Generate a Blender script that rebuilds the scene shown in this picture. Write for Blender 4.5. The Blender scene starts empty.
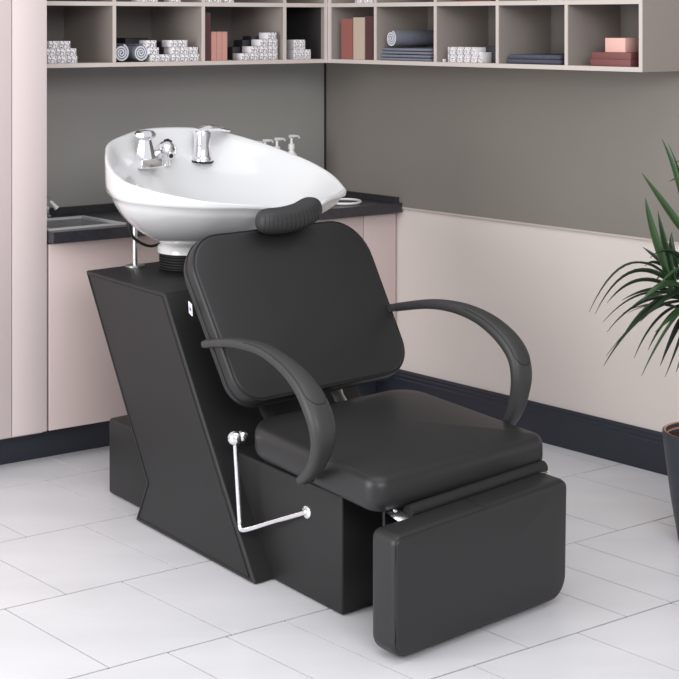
import bpy, bmesh, math, random
import numpy as np
from mathutils import Vector, Matrix
random.seed(7)
S = bpy.context.scene
COL = S.collection
# ------------------------------------------------------------------ camera model (679 x 679)
F = 1550.0; EYE = 1.40; HY = 22.0
def nrm(a):
    a = np.array(a, float); return a/np.linalg.norm(a)
CAM = np.array([0, 0, EYE])
def ray(u, v): return np.array([(u-339.5)/F, 1.0, -(v-HY)/F])
def fl(u, v, z=0.0):
    r = ray(u, v); return CAM + r*((z-EYE)/r[2])
L = -nrm([2160, F, 0])       # along the cabinet wall, towards the left
R = -nrm([-1380, F, 0])      # along the right wall, towards the viewer
CN = fl(403, 403.6)          # where the cabinet front meets the right wall
def W(q, p, z=0.0):
    a = CN + q*L + p*R; return Vector((a[0], a[1], z))
def qp(a):
    return np.linalg.solve(np.array([L[:2], R[:2]]).T, (np.array(a)-CN)[:2])
def onp(u, v, p):            # plane p = const -> q, z
    r = ray(u, v); k, q = np.linalg.solve(np.array([[r[0], -L[0]], [r[1], -L[1]]]), (CN+p*R-CAM)[:2]); return q, EYE+k*r[2]
def onq(u, v, q):            # plane q = const -> p, z
    r = ray(u, v); k, p = np.linalg.solve(np.array([[r[0], -R[0]], [r[1], -R[1]]]), (CN+q*L-CAM)[:2]); return p, EYE+k*r[2]
# chair frame
w = nrm([1710, F, 0]); b = nrm([-1120, F, 0]); O = fl(342, 617)
def P(s, t, z):
    a = O + s*w + t*b; return Vector((a[0], a[1], z))
def onS(u, v, s):
    r = ray(u, v); k, t = np.linalg.solve(np.array([[r[0], -b[0]], [r[1], -b[1]]]), (O+s*w-CAM)[:2]); return t, EYE+k*r[2]
def onPl(u, v, zn, k, t0=.55):
    r = ray(u, v)
    A = np.array([[r[0], -w[0], -b[0]], [r[1], -w[1], -b[1]], [r[2], 0, -k]])
    m, s, t = np.linalg.solve(A, np.array([O[0], O[1], zn-k*t0-EYE]))
    return s, t, zn+k*(t-t0)

# ------------------------------------------------------------------ materials
def srgb(c):
    return tuple(((x/255.)/12.92 if x/255. <= .04045 else ((x/255.+.055)/1.055)**2.4) for x in c)+(1,)
def mat(name, col, rough=.5, metal=0., col2=None, nscale=8., bump=0., bscale=200., coat=0., spec=.5, aniso=None, detail=4):
    m = bpy.data.materials.new(name); m.use_nodes = True
    nt = m.node_tree; bs = nt.nodes['Principled BSDF']
    c = srgb(col)
    bs.inputs['Base Color'].default_value = c
    bs.inputs['Roughness'].default_value = rough
    bs.inputs['Metallic'].default_value = metal
    bs.inputs['Coat Weight'].default_value = coat
    bs.inputs['Specular IOR Level'].default_value = spec
    tc = nt.nodes.new('ShaderNodeTexCoord')
    n = nt.nodes.new('ShaderNodeTexNoise'); n.inputs['Scale'].default_value = nscale; n.inputs['Detail'].default_value = detail
    if aniso:
        mp = nt.nodes.new('ShaderNodeMapping'); mp.inputs['Scale'].default_value = aniso
        nt.links.new(tc.outputs['Object'], mp.inputs[0]); nt.links.new(mp.outputs[0], n.inputs['Vector'])
    else:
        nt.links.new(tc.outputs['Object'], n.inputs['Vector'])
    mx = nt.nodes.new('ShaderNodeMix'); mx.data_type = 'RGBA'
    mx.inputs['A'].default_value = c
    mx.inputs['B'].default_value = srgb(col2) if col2 else tuple(min(1, x*1.06) for x in c[:3])+(1,)
    nt.links.new(n.outputs['Fac'], mx.inputs['Factor']); nt.links.new(mx.outputs['Result'], bs.inputs['Base Color'])
    if bump:
        n2 = nt.nodes.new('ShaderNodeTexNoise'); n2.inputs['Scale'].default_value = bscale; n2.inputs['Detail'].default_value = 3
        nt.links.new(tc.outputs['Object'], n2.inputs['Vector'])
        bp = nt.nodes.new('ShaderNodeBump'); bp.inputs['Strength'].default_value = bump; bp.inputs['Distance'].default_value = .001
        nt.links.new(n2.outputs['Fac'], bp.inputs['Height']); nt.links.new(bp.outputs['Normal'], bs.inputs['Normal'])
    return m
M = dict(
 vinyl=mat('black_vinyl', (35, 35, 36), .42, bump=.12, bscale=420, spec=.42),
 vinyl2=mat('black_vinyl_body', (31, 31, 32), .48, bump=.12, bscale=420, spec=.36),
 pipe=mat('vinyl_piping', (33, 33, 34), .5, spec=.3),
 arm=mat('armrest_plastic', (52, 52, 52), .48, bump=.1, bscale=700, spec=.4),
 rubber=mat('black_rubber', (36, 36, 37), .55, spec=.3),
 gel=mat('neck_gel', (50, 50, 51), .5, bump=.2, bscale=500, spec=.35),
 chrome=mat('chrome', (238, 238, 240), .13, 1.),
 steel=mat('brushed_steel', (214, 214, 216), .34, 1.),
 satin=mat('satin_steel_rim', (205, 205, 205), .45, .35),
 ceramic=mat('white_ceramic', (208, 208, 209), .15, coat=.5, col2=(211, 211, 212)),
 tile=mat('pale_marble_tile', (200, 199, 202), .32, col2=(222, 221, 224), nscale=2.2, aniso=(1, 3, 1), detail=6),
 grout=mat('grout', (26, 24, 24), .95, spec=.1),
 pink=mat('pink_taupe_laminate', (202, 185, 181), .38, col2=(194, 177, 173), nscale=1.5, aniso=(3, 3, .6)),
 pink2=mat('tall_cabinet_laminate', (209, 195, 194), .35, col2=(203, 189, 188), nscale=1.2, aniso=(3, 3, .4)),
 seam=mat('shadow_gap_and_cubby_shade', (40, 36, 36), .8),  # dark gap tone, also used to paint shade in the corner cubby
 navy=mat('navy_skirting', (38, 41, 51), .4, col2=(43, 46, 56)),
 granite=mat('dark_granite', (34, 33, 37), .25, col2=(62, 61, 66), nscale=60),
 greywall=mat('grey_wall', (150, 148, 144), .42, col2=(155, 153, 149), nscale=1.2),
 panel=mat('grey_brown_panel', (128, 122, 116), .45, col2=(134, 128, 122), nscale=1.0),
 cream=mat('cream_plaster', (222, 212, 206), .7, col2=(216, 206, 200), nscale=2.0),
 shelf=mat('shaded_shelf_laminate', (140, 131, 125), .5, col2=(146, 137, 131), nscale=2),  # carcass tone darkened to carry the shade inside the cubbies
 shelfback=mat('shaded_shelf_back', (104, 97, 93), .55),  # darker still: cubby shade put into the back panel colour
 edge=mat('shelf_edge_band', (192, 181, 175), .45),
 box=None,
 towel=mat('grey_towel', (128, 130, 141), .95, col2=(108, 110, 122), nscale=60, bump=.8, bscale=500, spec=.1),
 towelb=mat('blue_grey_towel', (86, 87, 100), .95, col2=(72, 73, 85), nscale=60, bump=.8, bscale=500, spec=.1),
 towelend=mat('pale_towel_roll_end', (196, 197, 204), .95, spec=.1),
 pinkbook=mat('pink_book_cloth', (196, 146, 134), .7, col2=(176, 126, 114), nscale=30),
 redbook=mat('brick_red_book_cloth', (140, 84, 76), .7),
 beige=mat('beige_book_cloth', (178, 160, 144), .7),
 maroon=mat('maroon_book_cloth', (78, 46, 48), .7),
 paper=mat('paper_block', (210, 200, 188), .9),
 darkbox=mat('dark_carton', (40, 39, 43), .6),
 marbox=mat('maroon_carton', (112, 66, 64), .6),
 salmon=mat('salmon_carton', (214, 170, 158), .6),
 pot=mat('dark_blue_grey_pot', (58, 61, 68), .45),
 copper=mat('copper_pot_lip', (176, 128, 108), .5),
 soil=mat('potting_soil', (40, 26, 22), .95, col2=(66, 44, 36), nscale=90, bump=1, bscale=120),
 trunk=mat('palm_stem', (92, 78, 56), .8, col2=(66, 54, 40), nscale=40),
 leaf=mat('leaf_green', (24, 36, 25), .4, col2=(42, 60, 36), nscale=14),
 leaf2=mat('leaf_bright_green', (38, 64, 36), .4, col2=(58, 86, 50), nscale=14),
 white=mat('white_plastic', (232, 232, 230), .3),
 tag=mat('white_tag', (228, 226, 232), .6),
 purple=mat('tag_print', (120, 80, 150), .6),
)
def boxmat():
    m = bpy.data.materials.new('printed_white_carton'); m.use_nodes = True
    nt = m.node_tree; bs = nt.nodes['Principled BSDF']; bs.inputs['Roughness'].default_value = .6
    tc = nt.nodes.new('ShaderNodeTexCoord'); mp = nt.nodes.new('ShaderNodeMapping')
    mp.inputs['Scale'].default_value = (330, 40, 210)
    v = nt.nodes.new('ShaderNodeTexNoise'); v.inputs['Scale'].default_value = 1.; v.inputs['Detail'].default_value = 2
    nt.links.new(tc.outputs['Object'], mp.inputs[0]); nt.links.new(mp.outputs[0], v.inputs['Vector'])
    cr = nt.nodes.new('ShaderNodeValToRGB')
    cr.color_ramp.elements[0].position = .41; cr.color_ramp.elements[0].color = srgb((40, 38, 42))
    cr.color_ramp.elements[1].position = .50; cr.color_ramp.elements[1].color = srgb((228, 224, 226))
    nt.links.new(v.outputs['Fac'], cr.inputs[0]); nt.links.new(cr.outputs[0], bs.inputs['Base Color'])
    return m
M['box'] = boxmat()
M['boxwhite'] = mat('white_carton', (226, 222, 224), .6)

# ------------------------------------------------------------------ helpers
def obj(name, bm, m, parent=None, smooth=True, angle=40):
    me = bpy.data.meshes.new(name)
    bmesh.ops.recalc_face_normals(bm, faces=bm.faces)
    if smooth:
        for f in bm.faces: f.smooth = True
        for e in bm.edges:
            if len(e.link_faces) == 2 and e.calc_face_angle(0) > math.radians(angle): e.smooth = False
    bm.to_mesh(me); bm.free()
    for x in (m if isinstance(m, list) else [m]): me.materials.append(x)
    o = bpy.data.objects.new(name, me); COL.objects.link(o)
    if parent is not None:
        o.parent = parent
        # parent chain only has translation + z rotation; keep world placement
        o.matrix_parent_inverse = world(parent).inverted()
    return o
def world(o):
    m = o.matrix_basis.copy()
    if o.parent: m = world(o.parent) @ o.matrix_parent_inverse @ m
    return m
def thing(name, label, cat, loc, group=None):
    o = bpy.data.objects.new(name, None); COL.objects.link(o); o.location = loc
    o.empty_display_size = .05
    return tag(o, label, cat, group)
def tag(o, label, cat, group=None):
    o['label'] = label; o['category'] = cat
    if group: o['group'] = group
    return o
def struct(o):
    o['kind'] = 'structure'; return o
def center_origin(o):
    me = o.data; c = Vector((sum(v.co.x for v in me.vertices), sum(v.co.y for v in me.vertices), 0))/len(me.vertices)
    c.z = min(v.co.z for v in me.vertices)
    me.transform(Matrix.Translation(-c)); o.location = c
    return o
def hexa(bm, pts):           # 8 points: bottom ring 4, top ring 4
    vs = [bm.verts.new(p) for p in pts]
    for f in ((3, 2, 1, 0), (4, 5, 6, 7), (0, 1, 5, 4), (1, 2, 6, 5), (2, 3, 7, 6), (3, 0, 4, 7)): bm.faces.new([vs[i] for i in f])
    return vs
def wbox(bm, q0, q1, p0, p1, z0, z1):
    hexa(bm, [W(q0, p0, z0), W(q1, p0, z0), W(q1, p1, z0), W(q0, p1, z0), W(q0, p0, z1), W(q1, p0, z1), W(q1, p1, z1), W(q0, p1, z1)])
def bevel(bm, r, seg=2, ang=30):
    es = [e for e in bm.edges if len(e.link_faces) == 2 and e.calc_face_angle(0) > math.radians(ang)]
    bmesh.ops.bevel(bm, geom=es, offset=r, segments=seg, affect='EDGES', profile=.5)
def wb(name, q0, q1, p0, p1, z0, z1, m, parent=None, bev=0):
    bm = bmesh.new(); wbox(bm, q0, q1, p0, p1, z0, z1)
    bmesh.ops.recalc_face_normals(bm, faces=bm.faces)
    if bev: bevel(bm, bev)
    return obj(name, bm, m, parent)
def prism(bm, pts, off):     # pts: list of Vector, off: extrude vector
    a = [bm.verts.new(p) for p in pts]; c = [bm.verts.new(p+off) for p in pts]
    bm.faces.new(a[::-1]); bm.faces.new(c)
    n = len(pts)
    for i in range(n): bm.faces.new((a[i], a[(i+1) % n], c[(i+1) % n], c[i]))
def catmull(pts, n=8, closed=False):
    pts = [np.array(p, float) for p in pts]; out = []; N = len(pts)
    rng = range(N if closed else N-1)
    for i in rng:
        g = lambda j: pts[j % N] if closed else pts[min(max(j, 0), N-1)]
        p0, p1, p2, p3 = g(i-1), g(i), g(i+1), g(i+2)
        for k in range(n):
            t = k/n
            out.append(.5*((2*p1)+(-p0+p2)*t+(2*p0-5*p1+4*p2-p3)*t*t+(-p0+3*p1-3*p2+p3)*t**3))
    if not closed: out.append(pts[-1])
    return out
def sweep(bm, path, rad, seg=12, up=Vector((0, 0, 1)), sq=1.0, closed=False, flatx=None):
    """path list of Vector, rad: float / list / list of (rx, ry); side axis = tangent x up"""
    path = [Vector(p) for p in path]; n = len(path); rings = []
    for i, p in enumerate(path):
        if closed: tan = path[(i+1) % n]-path[(i-1) % n]
        else: tan = path[min(i+1, n-1)]-path[max(i-1, 0)]
        tan.normalize()
        if flatx is not None:
            sx = Vector(flatx).normalized(); sx = (sx-tan*sx.dot(tan)).normalized()
        else:
            sx = tan.cross(up)
            if sx.length < 1e-3: sx = tan.cross(Vector((1, .3, 0)))
            sx.normalize()
        sy = sx.cross(tan).normalized()
        r = rad[i] if isinstance(rad, (list, tuple)) else rad
        rx, ry = r if isinstance(r, (tuple, list)) else (r, r)
        ring = []
        for k in range(seg):
            a = 2*math.pi*k/seg; ca, sa = math.cos(a), math.sin(a)
            ca = math.copysign(abs(ca)**sq, ca); sa = math.copysign(abs(sa)**sq, sa)
            ring.append(bm.verts.new(p+sx*rx*ca+sy*ry*sa))
        rings.append(ring)
    m = n if closed else n-1
    for i in range(m):
        A, B = rings[i], rings[(i+1) % n]
        for k in range(seg): bm.faces.new((A[k], A[(k+1) % seg], B[(k+1) % seg], B[k]))
    if not closed:
        bm.faces.new(rings[0][::-1]); bm.faces.new(rings[-1])
    return rings
def lathe(bm, prof, origin, seg=32, axis=Vector((0, 0, 1)), cap=True):
    origin = Vector(origin); axis = Vector(axis).normalized()
    x = axis.orthogonal().normalized(); y = axis.cross(x)
    rings = []
    for r, h in prof:
        if r < 1e-5: rings.append([bm.verts.new(origin+axis*h)])
        else: rings.append([bm.verts.new(origin+axis*h+(x*math.cos(2*math.pi*k/seg)+y*math.sin(2*math.pi*k/seg))*r) for k in range(seg)])
    for A, B in zip(rings, rings[1:]):
        for k in range(seg):
            a0, a1 = A[k % len(A)], A[(k+1) % len(A)]; b0, b1 = B[k % len(B)], B[(k+1) % len(B)]
            f = []
            for v in (a0, a1, b1, b0):
                if v not in f: f.append(v)
            if len(f) > 2: bm.faces.new(f)
    if cap:
        for rg, d in ((rings[0], -1), (rings[-1], 1)):
            if len(rg) > 2: bm.faces.new(rg if d > 0 else rg[::-1])
def rquad(c, rad, inset, n=8):
    """rounded quad outline; c four 2-D corners ccw, rad four radii"""
    c = [np.array(x, float) for x in c]; out = []
    ls = []
    for i in range(4):
        a, e = c[i], c[(i+1) % 4]; d = (e-a)/np.linalg.norm(e-a); nn = np.array([-d[1], d[0]])
        ls.append((a+nn*inset, d))
    cs = []
    for i in range(4):
        (a, d), (e, g) = ls[i-1], ls[i]
        k = np.linalg.solve(np.array([d, -g]).T, e-a)[0]; cs.append(a+d*k)
    for i in range(4):
        p = cs[i]; d0 = (cs[i-1]-p); d0 /= np.linalg.norm(d0); d1 = (cs[(i+1) % 4]-p); d1 /= np.linalg.norm(d1)
        r = max(rad[i]-inset, .004)
        ang = math.acos(np.clip(d0@d1, -1, 1)); tl = r/math.tan(ang/2)
        bis = (d0+d1); bis /= np.linalg.norm(bis); cc = p+bis*(r/math.sin(ang/2))
        a0 = p+d0*tl-cc; a1 = p+d1*tl-cc
        t0 = math.atan2(a0[1], a0[0]); t1 = math.atan2(a1[1], a1[0])
        while t1 < t0: t1 += 2*math.pi
        for k in range(n+1):
            t = t0+(t1-t0)*k/n; out.append(cc+r*np.array([math.cos(t), math.sin(t)]))
    return out
def pad(bm, corners, rad, fn, bev_h, bev_in, crown0=0., crown1=0., n=8, kr=5):
    """cushion: fn(x, y, h) -> Vector, h in metres-like 0..1 handled by caller; side rounded"""
    rings = []
    hs = []
    for k in range(kr+1):
        a = math.pi/2*k/kr; hs.append((bev_in*(1-math.sin(a)), bev_h*(1-math.cos(a))))
    levels = [(i, h) for i, h in hs] + [(i, 1-h) for i, h in hs[::-1]]
    cen = np.mean([np.array(x) for x in corners], axis=0)
    def capring(side, base_in):
        out = []
        for f in (.85, .65, .42, .2):
            rg = rquad(corners, rad, base_in, n); out.append([cen+(q-cen)*f for q in rg])
        return out
    def crown(f): return (1-f**2.2)
    allr = []
    for rg, f in zip(capring(0, bev_in)[::-1], (.2, .42, .65, .85)):
        allr.append([fn(q[0], q[1], -crown0*crown(f)) for q in rg])
    for i, h in levels: allr.append([fn(q[0], q[1], h) for q in rquad(corners, rad, i, n)])
    for rg, f in zip(capring(1, bev_in), (.85, .65, .42, .2)):
        allr.append([fn(q[0], q[1], 1+crown1*crown(f)) for q in rg])
    V = [[bm.verts.new(p) for p in rg] for rg in allr]; N = len(V[0])
    for A, B in zip(V, V[1:]):
        for k in range(N): bm.faces.new((A[k], A[(k+1) % N], B[(k+1) % N], B[k]))
    for rg, h in ((V[0], -crown0), (V[-1], 1+crown1)):
        c = bm.verts.new(fn(cen[0], cen[1], h))
        for k in range(N): bm.faces.new((rg[k], rg[(k+1) % N], c))

# ================================================================== ROOM
PW = -.425      # cabinet-side wall plane
FR = -.03       # cabinet fronts
# floor
bm = bmesh.new(); G = .0036
rows = {0: (.24, []), 1: (.074, []), 2: (.236, []), 3: (.094, [1.81, .875]), 4: (.258, [1.66]), -1: (.1, []), 5: (.09, []), 6: (.24, []), 7: (.1, []), 8: (.26, []), 9: (.1, []), 10: (.2, [])}
for k, (off, extra) in rows.items():
    p0, p1 = .115+.4525*k, .115+.4525*(k+1)
    js = sorted([off+.3115*i for i in range(-2, 15)]+extra)
    for a, c in zip(js, js[1:]):
        if k == -1: p0 = -.6
        wbox(bm, a+G/2, c-G/2, p0+G*.75, p1-G*.75, -.01, 0)
tn = len(bm.faces)
wbox(bm, -.6, 4.5, -.7, 5.1, -.03, -.0025)
bm.faces.ensure_lookup_table()
for i, f in enumerate(bm.faces): f.material_index = 1 if i >= tn else 0
struct(obj('floor', bm, [M['tile'], M['grout']], smooth=False))
struct(wb('wall_left', -.1, 3.6, PW-.12, PW, -.03, 2.6, M['greywall']))
bm = bmesh.new(); wbox(bm, -.12, 0, PW-.1, 4.2, -.03, .72)
struct(obj('wall_right', bm, M['cream']))
bm = bmesh.new(); wbox(bm, -.12, .006, PW+.0015, 4.2, .722, 2.6)
struct(obj('wall_right_upper', bm, M['panel']))
o = wb('trim_1', 0, .009, .0, 4.2, .716, .7225, M['edge']); struct(o)
struct(wb('trim_2', .0062, .0125, PW+.0002, PW+.005, .765, 1.2515, M['seam']))
# skirting with stepped profile
bm = bmesh.new()
prof = [(0, 0), (.02, 0), (.02, .092), (.016, .096), (.016, .106), (.011, .110), (.011, .117), (.004, .124), (0, .124)]
prism(bm, [W(q, -.119, z) for q, z in prof], W(0, 4.2, 0)-W(0, -.119, 0))
struct(obj('baseboard_right', bm, M['navy'], smooth=False))
bm = bmesh.new()
prof = [(0, 0), (.02, 0), (.02, .082), (.015, .086), (.015, .098), (.0, .1)]
prism(bm, [W(.0215, -.14+d, z) for d, z in prof], W(3.2, 0, 0)-W(.0215, 0, 0))
struct(obj('baseboard_left', bm, M['navy'], smooth=False))

# ---- base cabinets under the worktop
ZC = .108; TQ = onp(47, 200, FR)[0]      # cabinet bottom, tall cabinet right edge
cab = thing('base_cabinet', 'low pink-beige cabinet run under the dark worktop, beside the white wall', 'cabinet', W(.7, -.2, 0))
wb('body', .004, TQ-.004, PW+.002, FR-.02, .1, .606, M['seam'], cab)
wb('side_panel', .004, .02, PW+.002, FR-.02, .6065, .697, M['pink'], cab)
wb('side_panel', TQ-.018, TQ-.004, PW+.002, FR-.02, .6065, .697, M['pink'], cab)
_qs = [.006, .155, .56, .99, TQ-.006]
for a, c in zip(_qs, _qs[1:]):
    wb('door', a+.0016, c-.0016, FR-.0198, FR, ZC, .697, M['pink'], cab, bev=.0015)
# worktop with a sink cut-out
k0 = qp(fl(87, 215.5, .738)); k1 = qp(fl(126, 221.5, .738)); k2 = qp(fl(52, 231, .738))
SQ0, SQ1 = 1.125, TQ-.022; SP0, SP1 = -.285, -.05
bm = bmesh.new()
T0, T1 = .703, .738
for q0, q1, p0, p1 in ((.0075, SQ0, PW+.002, FR+.035), (SQ1, TQ-.003, PW+.002, FR+.035), (SQ0, SQ1, PW+.002, SP0), (SQ0, SQ1, SP1, FR+.035)):
    wbox(bm, q0, q1, p0, p1, T0, T1)
wt = obj('worktop', bm, M['granite'], smooth=False); tag(wt, 'black granite worktop on the pink-beige cabinets behind the basin', 'countertop')
wb('upstand', .02, TQ-.003, PW+.002, PW+.016, T1, .762, M['granite'], wt)
wb('upstand', .0105, .0225, PW+.018, FR+.02, T1, .758, M['granite'], wt)
# sink
sk = thing('kitchen_sink', 'rectangular steel sink set in the dark worktop beside the tall pink cabinet', 'sink', W(1.2, -.2, .6))
bm = bmesh.new()
def frame(bm, q0, q1, p0, p1, t, z0, z1):
    wbox(bm, q0, q1, p0, p0+t, z0, z1); wbox(bm, q0, q1, p1-t, p1, z0, z1)
    wbox(bm, q0, q0+t, p0+t, p1-t, z0, z1); wbox(bm, q1-t, q1, p0+t, p1-t, z0, z1)
frame(bm, SQ0-.012, SQ1+.012, SP0-.012, SP1+.012, .018, T1+.0005, T1+.006)
obj('rim', bm, M['satin'], sk, smooth=False)
bm = bmesh.new()
frame(bm, SQ0+.002, SQ1-.002, SP0+.002, SP1-.002, .008, .62, T1+.0005)
wbox(bm, SQ0+.002, SQ1-.002, SP0+.002, SP1-.002, .612, .62)
obj('basin', bm, M['steel'], sk, smooth=False)
# kitchen tap, mostly behind the tall cabinet
kq, kz = onp(46.5, 205, -.37)
tp = thing('kitchen_tap', 'small chrome tap behind the steel sink, cut off by the tall cabinet', 'tap', W(kq, -.37, T1))
bm = bmesh.new(); lathe(bm, [(.018, .0006), (.018, .004), (.011, .008), (.011, .05), (0, .052)], W(kq, -.37, T1), 20)
obj('base', bm, M['chrome'], tp)
bm = bmesh.new(); sweep(bm, [W(kq, -.37, T1+.05), W(kq+.005, -.35, T1+.065), W(kq+.04, -.29, T1+.062), W(kq+.06, -.26, T1+.045)], .007)
obj('spout', bm, M['chrome'], tp)
bm = bmesh.new(); sweep(bm, [W(kq, -.37, T1+.053), W(kq-.012, -.36, T1+.05), W(kq-.028, -.35, T1+.028)], [.006, .006, .009])
obj('lever', bm, M['white'], tp)
# tall cabinet
tc_ = thing('tall_cabinet', 'tall pale pink cabinet at the left edge, floor to above the frame', 'cabinet', W(1.8, -.2, 0))
wb('body', TQ+.003, 2.6, PW+.002, FR-.021, .1, 2.35, M['pink2'], tc_)
_e = onp(12, 200, FR)[0]
wb('door', TQ, _e-.0015, FR-.02, FR, ZC, 2.35, M['pink2'], tc_, bev=.0015)
wb('door', _e+.0015, _e+.5, FR-.02, FR, ZC, 2.35, M['pink2'], tc_, bev=.0015)
wb('side_panel', TQ, TQ+.0028, PW+.002, FR-.0205, .7385, 2.35, M['pink2'], tc_)

# ---- wall shelves
ZB = [(1.252, 1.266), (1.4535, 1.4675), (1.66, 1.674)]
PF = -.11; QF = .25
ls = thing('wall_shelf', 'open grey-brown cubby shelf above the worktop, left of the corner', 'shelf', W(.8, -.3, 1.252))
LB = [TQ-.004, onp(114.5, 40, PF)[0], onp(203.5, 40, PF)[0], onp(285, 40, PF)[0], QF+.001]
def carcass_l():
    for z0, z1 in ZB:
        wb('shelf_board', QF, TQ-.004, PW+.012, PF-.003, z0, z1, M['shelf'], ls)
        wb('edge_band', QF, TQ-.004, PF-.003, PF, z0, z1, M['edge'], ls)
    for i, q in enumerate(LB):
        a, c = (q-.006, q+.006)
        if i == 0: a, c = q-.0135, q-.0005
        if i == len(LB)-1: a, c = q+.0, q+.012
        for k in range(2):
            z0, z1 = ZB[k][1]+.0002, ZB[k+1][0]-.0002
            wb('divider', a, c, PW+.012, PF-.003, z0, z1, M['shelf'], ls)
            wb('edge_band', a, c, PF-.003, PF, z0, z1, M['edge'], ls)
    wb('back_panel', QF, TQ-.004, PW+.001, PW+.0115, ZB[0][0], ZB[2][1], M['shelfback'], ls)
carcass_l()
wb('cubby_shade_sheet', QF+.0125, LB[3]-.0065, PW+.012, PW+.016, ZB[0][1], ZB[1][0], M['seam'], ls)  # dark sheets added to paint the shade inside the corner cubby
wb('cubby_shade_sheet', QF+.0125, QF+.0155, PW+.0165, PF-.02, ZB[0][1], ZB[1][0], M['seam'], ls)
wb('cubby_shade_sheet', LB[3]-.0095, LB[3]-.0065, PW+.0165, PF-.02, ZB[0][1], ZB[1][0], M['seam'], ls)
rs = thing('wall_shelf', 'open grey-brown cubby shelf on the right wall, ending in a plain side panel', 'shelf', W(.15, .6, 1.252))
PE = onq(642, 40, QF)[0]
RB = [PF+.0005, onq(375, 40, QF)[0], onq(435, 40, QF)[0], onq(497, 40, QF)[0], onq(566, 40, QF)[0], PE]
for z0, z1 in ZB:
    wb('shelf_board', .019, QF-.003, PF+.0005, PE-.012, z0, z1, M['shelf'], rs)
    wb('edge_band', QF-.003, QF-.0002, PF+.0005, PE-.012, z0, z1, M['edge'], rs)
for i, p in enumerate(RB[:-1]):
    a, c = (p-.006, p+.006)
    if i == 0: a, c = p, p+.018
    for k in range(2):
        z0, z1 = ZB[k][1]+.0002, ZB[k+1][0]-.0002
        wb('divider', .019, QF-.003, a, c, z0, z1, M['shelf'], rs)
        wb('edge_band', QF-.003, QF-.0002, a, c, z0, z1, M['edge'], rs)
wb('side_panel', .007, QF-.003, PE-.0118, PE, ZB[0][0], ZB[2][1], M['shelf'], rs)
wb('edge_band', QF-.003, QF-.0002, PE-.0118, PE, ZB[0][0], ZB[2][1], M['edge'], rs)
wb('back_panel', .007, .0185, PF+.0005, PE-.0125, ZB[0][0], ZB[2][1], M['shelfback'], rs)

# ---- things on the shelves
ZS = [ZB[0][1]+.0003, ZB[1][1]+.0003]
ang_l = math.atan2(L[1], L[0]); ang_r = math.atan2(R[1], R[0])
def rotbox(name, c, ang, sx, sy, sz, m, bev=.0012, parent=None):
    bm = bmesh.new(); ca, sa = math.cos(ang), math.sin(ang)
    pts = []
    for z in (0, sz):
        for x, y in ((-1, -1), (1, -1), (1, 1), (-1, 1)):
            pts.append(Vector((x*sx/2, y*sy/2, z)))
    hexa(bm, pts); bmesh.ops.recalc_face_normals(bm, faces=bm.faces)
    if bev: bevel(bm, bev, 2)
    if isinstance(m, list):
        for f in bm.faces:
            if abs(f.normal.y) > .9 and f.calc_area() > .3*sx*sz: f.material_index = 1
    o = obj(name, bm, m, parent)
    o.location = c; o.rotation_euler = (0, 0, ang)
    return o
def left_cell(u0, u1, vb, vt, depth, row=0, recess=.012, z0=None):
    q0 = onp(u0, vb, PF-recess)[0]; q1 = onp(u1, vb, PF-recess)[0]
    z = ZS[row] if z0 is None else z0
    zt = onp(u0, vt, PF-recess)[1]
    return (q0+q1)/2, abs(q1-q0), z, zt-z
def carton_left(u0, u1, z, h, label, group, depth=.06, recess=.012, m=None):
    q0 = onp(u0, 50, PF-recess)[0]; q1 = onp(u1, 50, PF-recess)[0]
    o = rotbox('carton', W((q0+q1)/2, PF-recess-depth/2, z), ang_l, abs(q1-q0)-.002, depth, h-.0009, m or [M['boxwhite'], M['box']], .0008)
    tag(o, label, 'box', group); return o
def carton_right(u0, u1, z, h, label, group, depth=.06, recess=.012, m=None):
    p0 = onq(u0, 50, QF-recess)[0]; p1 = onq(u1, 50, QF-recess)[0]
    o = rotbox('carton', W(QF-recess-depth/2, (p0+p1)/2, z), ang_r, abs(p1-p0)-.002, depth, h-.0009, m or [M['boxwhite'], M['box']], .0008)
    tag(o, label, 'box', group); return o
hb = .0242
bay = 'small white printed box in the far-left cubby, '
ordn = lambda n, k: {1: ['the only one'], 2: ['the left one', 'the right one'], 3: ['the left one', 'the middle one', 'the right one'], 4: ['leftmost', 'second from left', 'third from left', 'rightmost']}[n][k]
def rowset(fn, rows, base, group, h=None, z=None, row=0, **kw):
    h = h or hb
    nm = {1: ['single row'], 2: ['bottom row', 'top row'], 3: ['bottom row', 'middle row', 'top row'], 4: ['bottom row', 'second row up', 'third row up', 'topmost alone']}[len(rows)]
    for j, rw in enumerate(rows):
        for i, (u0, u1) in enumerate(rw):
            pos = '' if len(rw) == 1 else ', '+ordn(len(rw), i)
            lab = base+', '+nm[j]+pos
            fn(u0, u1, ZS[row]+j*h, h, lab, group, **kw)
rowset(carton_left, [[(48.8, 58), (58.8, 68), (68.8, 78.5)], [(47.8, 57), (57.8, 67.5), (67.5, 77.5)], [(50, 60), (61, 71.5)]], 'white printed box in the cubby beside the tall cabinet', 'white boxes in the first cubby')
rowset(carton_left, [[(152.5, 162), (162.5, 171.5)], [(150, 160)], [(148, 157.5)]], 'white printed box just right of the rolled towels', 'white boxes beside the rolled towels')
rowset(carton_left, [[(173, 182), (182.2, 191), (191.2, 200.5)], [(173, 181.5), (182, 190), (190.5, 199)], [(171, 179.5), (180, 188.5)]], 'white printed box stacked against the second cubby\'s right divider', 'white boxes at the right of the second cubby')
for i, (u0, u1) in enumerate([(131, 145)]):
    tag(rotbox('carton', W(onp(138, 50, PF-.2)[0], PF-.24, ZS[0]), ang_l, .09, .08, .078, M['darkbox'], .001), 'dark carton behind the rolled grey towels', 'box')
tag(rotbox('carton', W(onp(166, 50, PF-.15)[0], PF-.17, ZS[0]), ang_l, .06, .08, .065, M['darkbox'], .001), 'dark carton between the two white box stacks in the second cubby', 'box')
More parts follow.
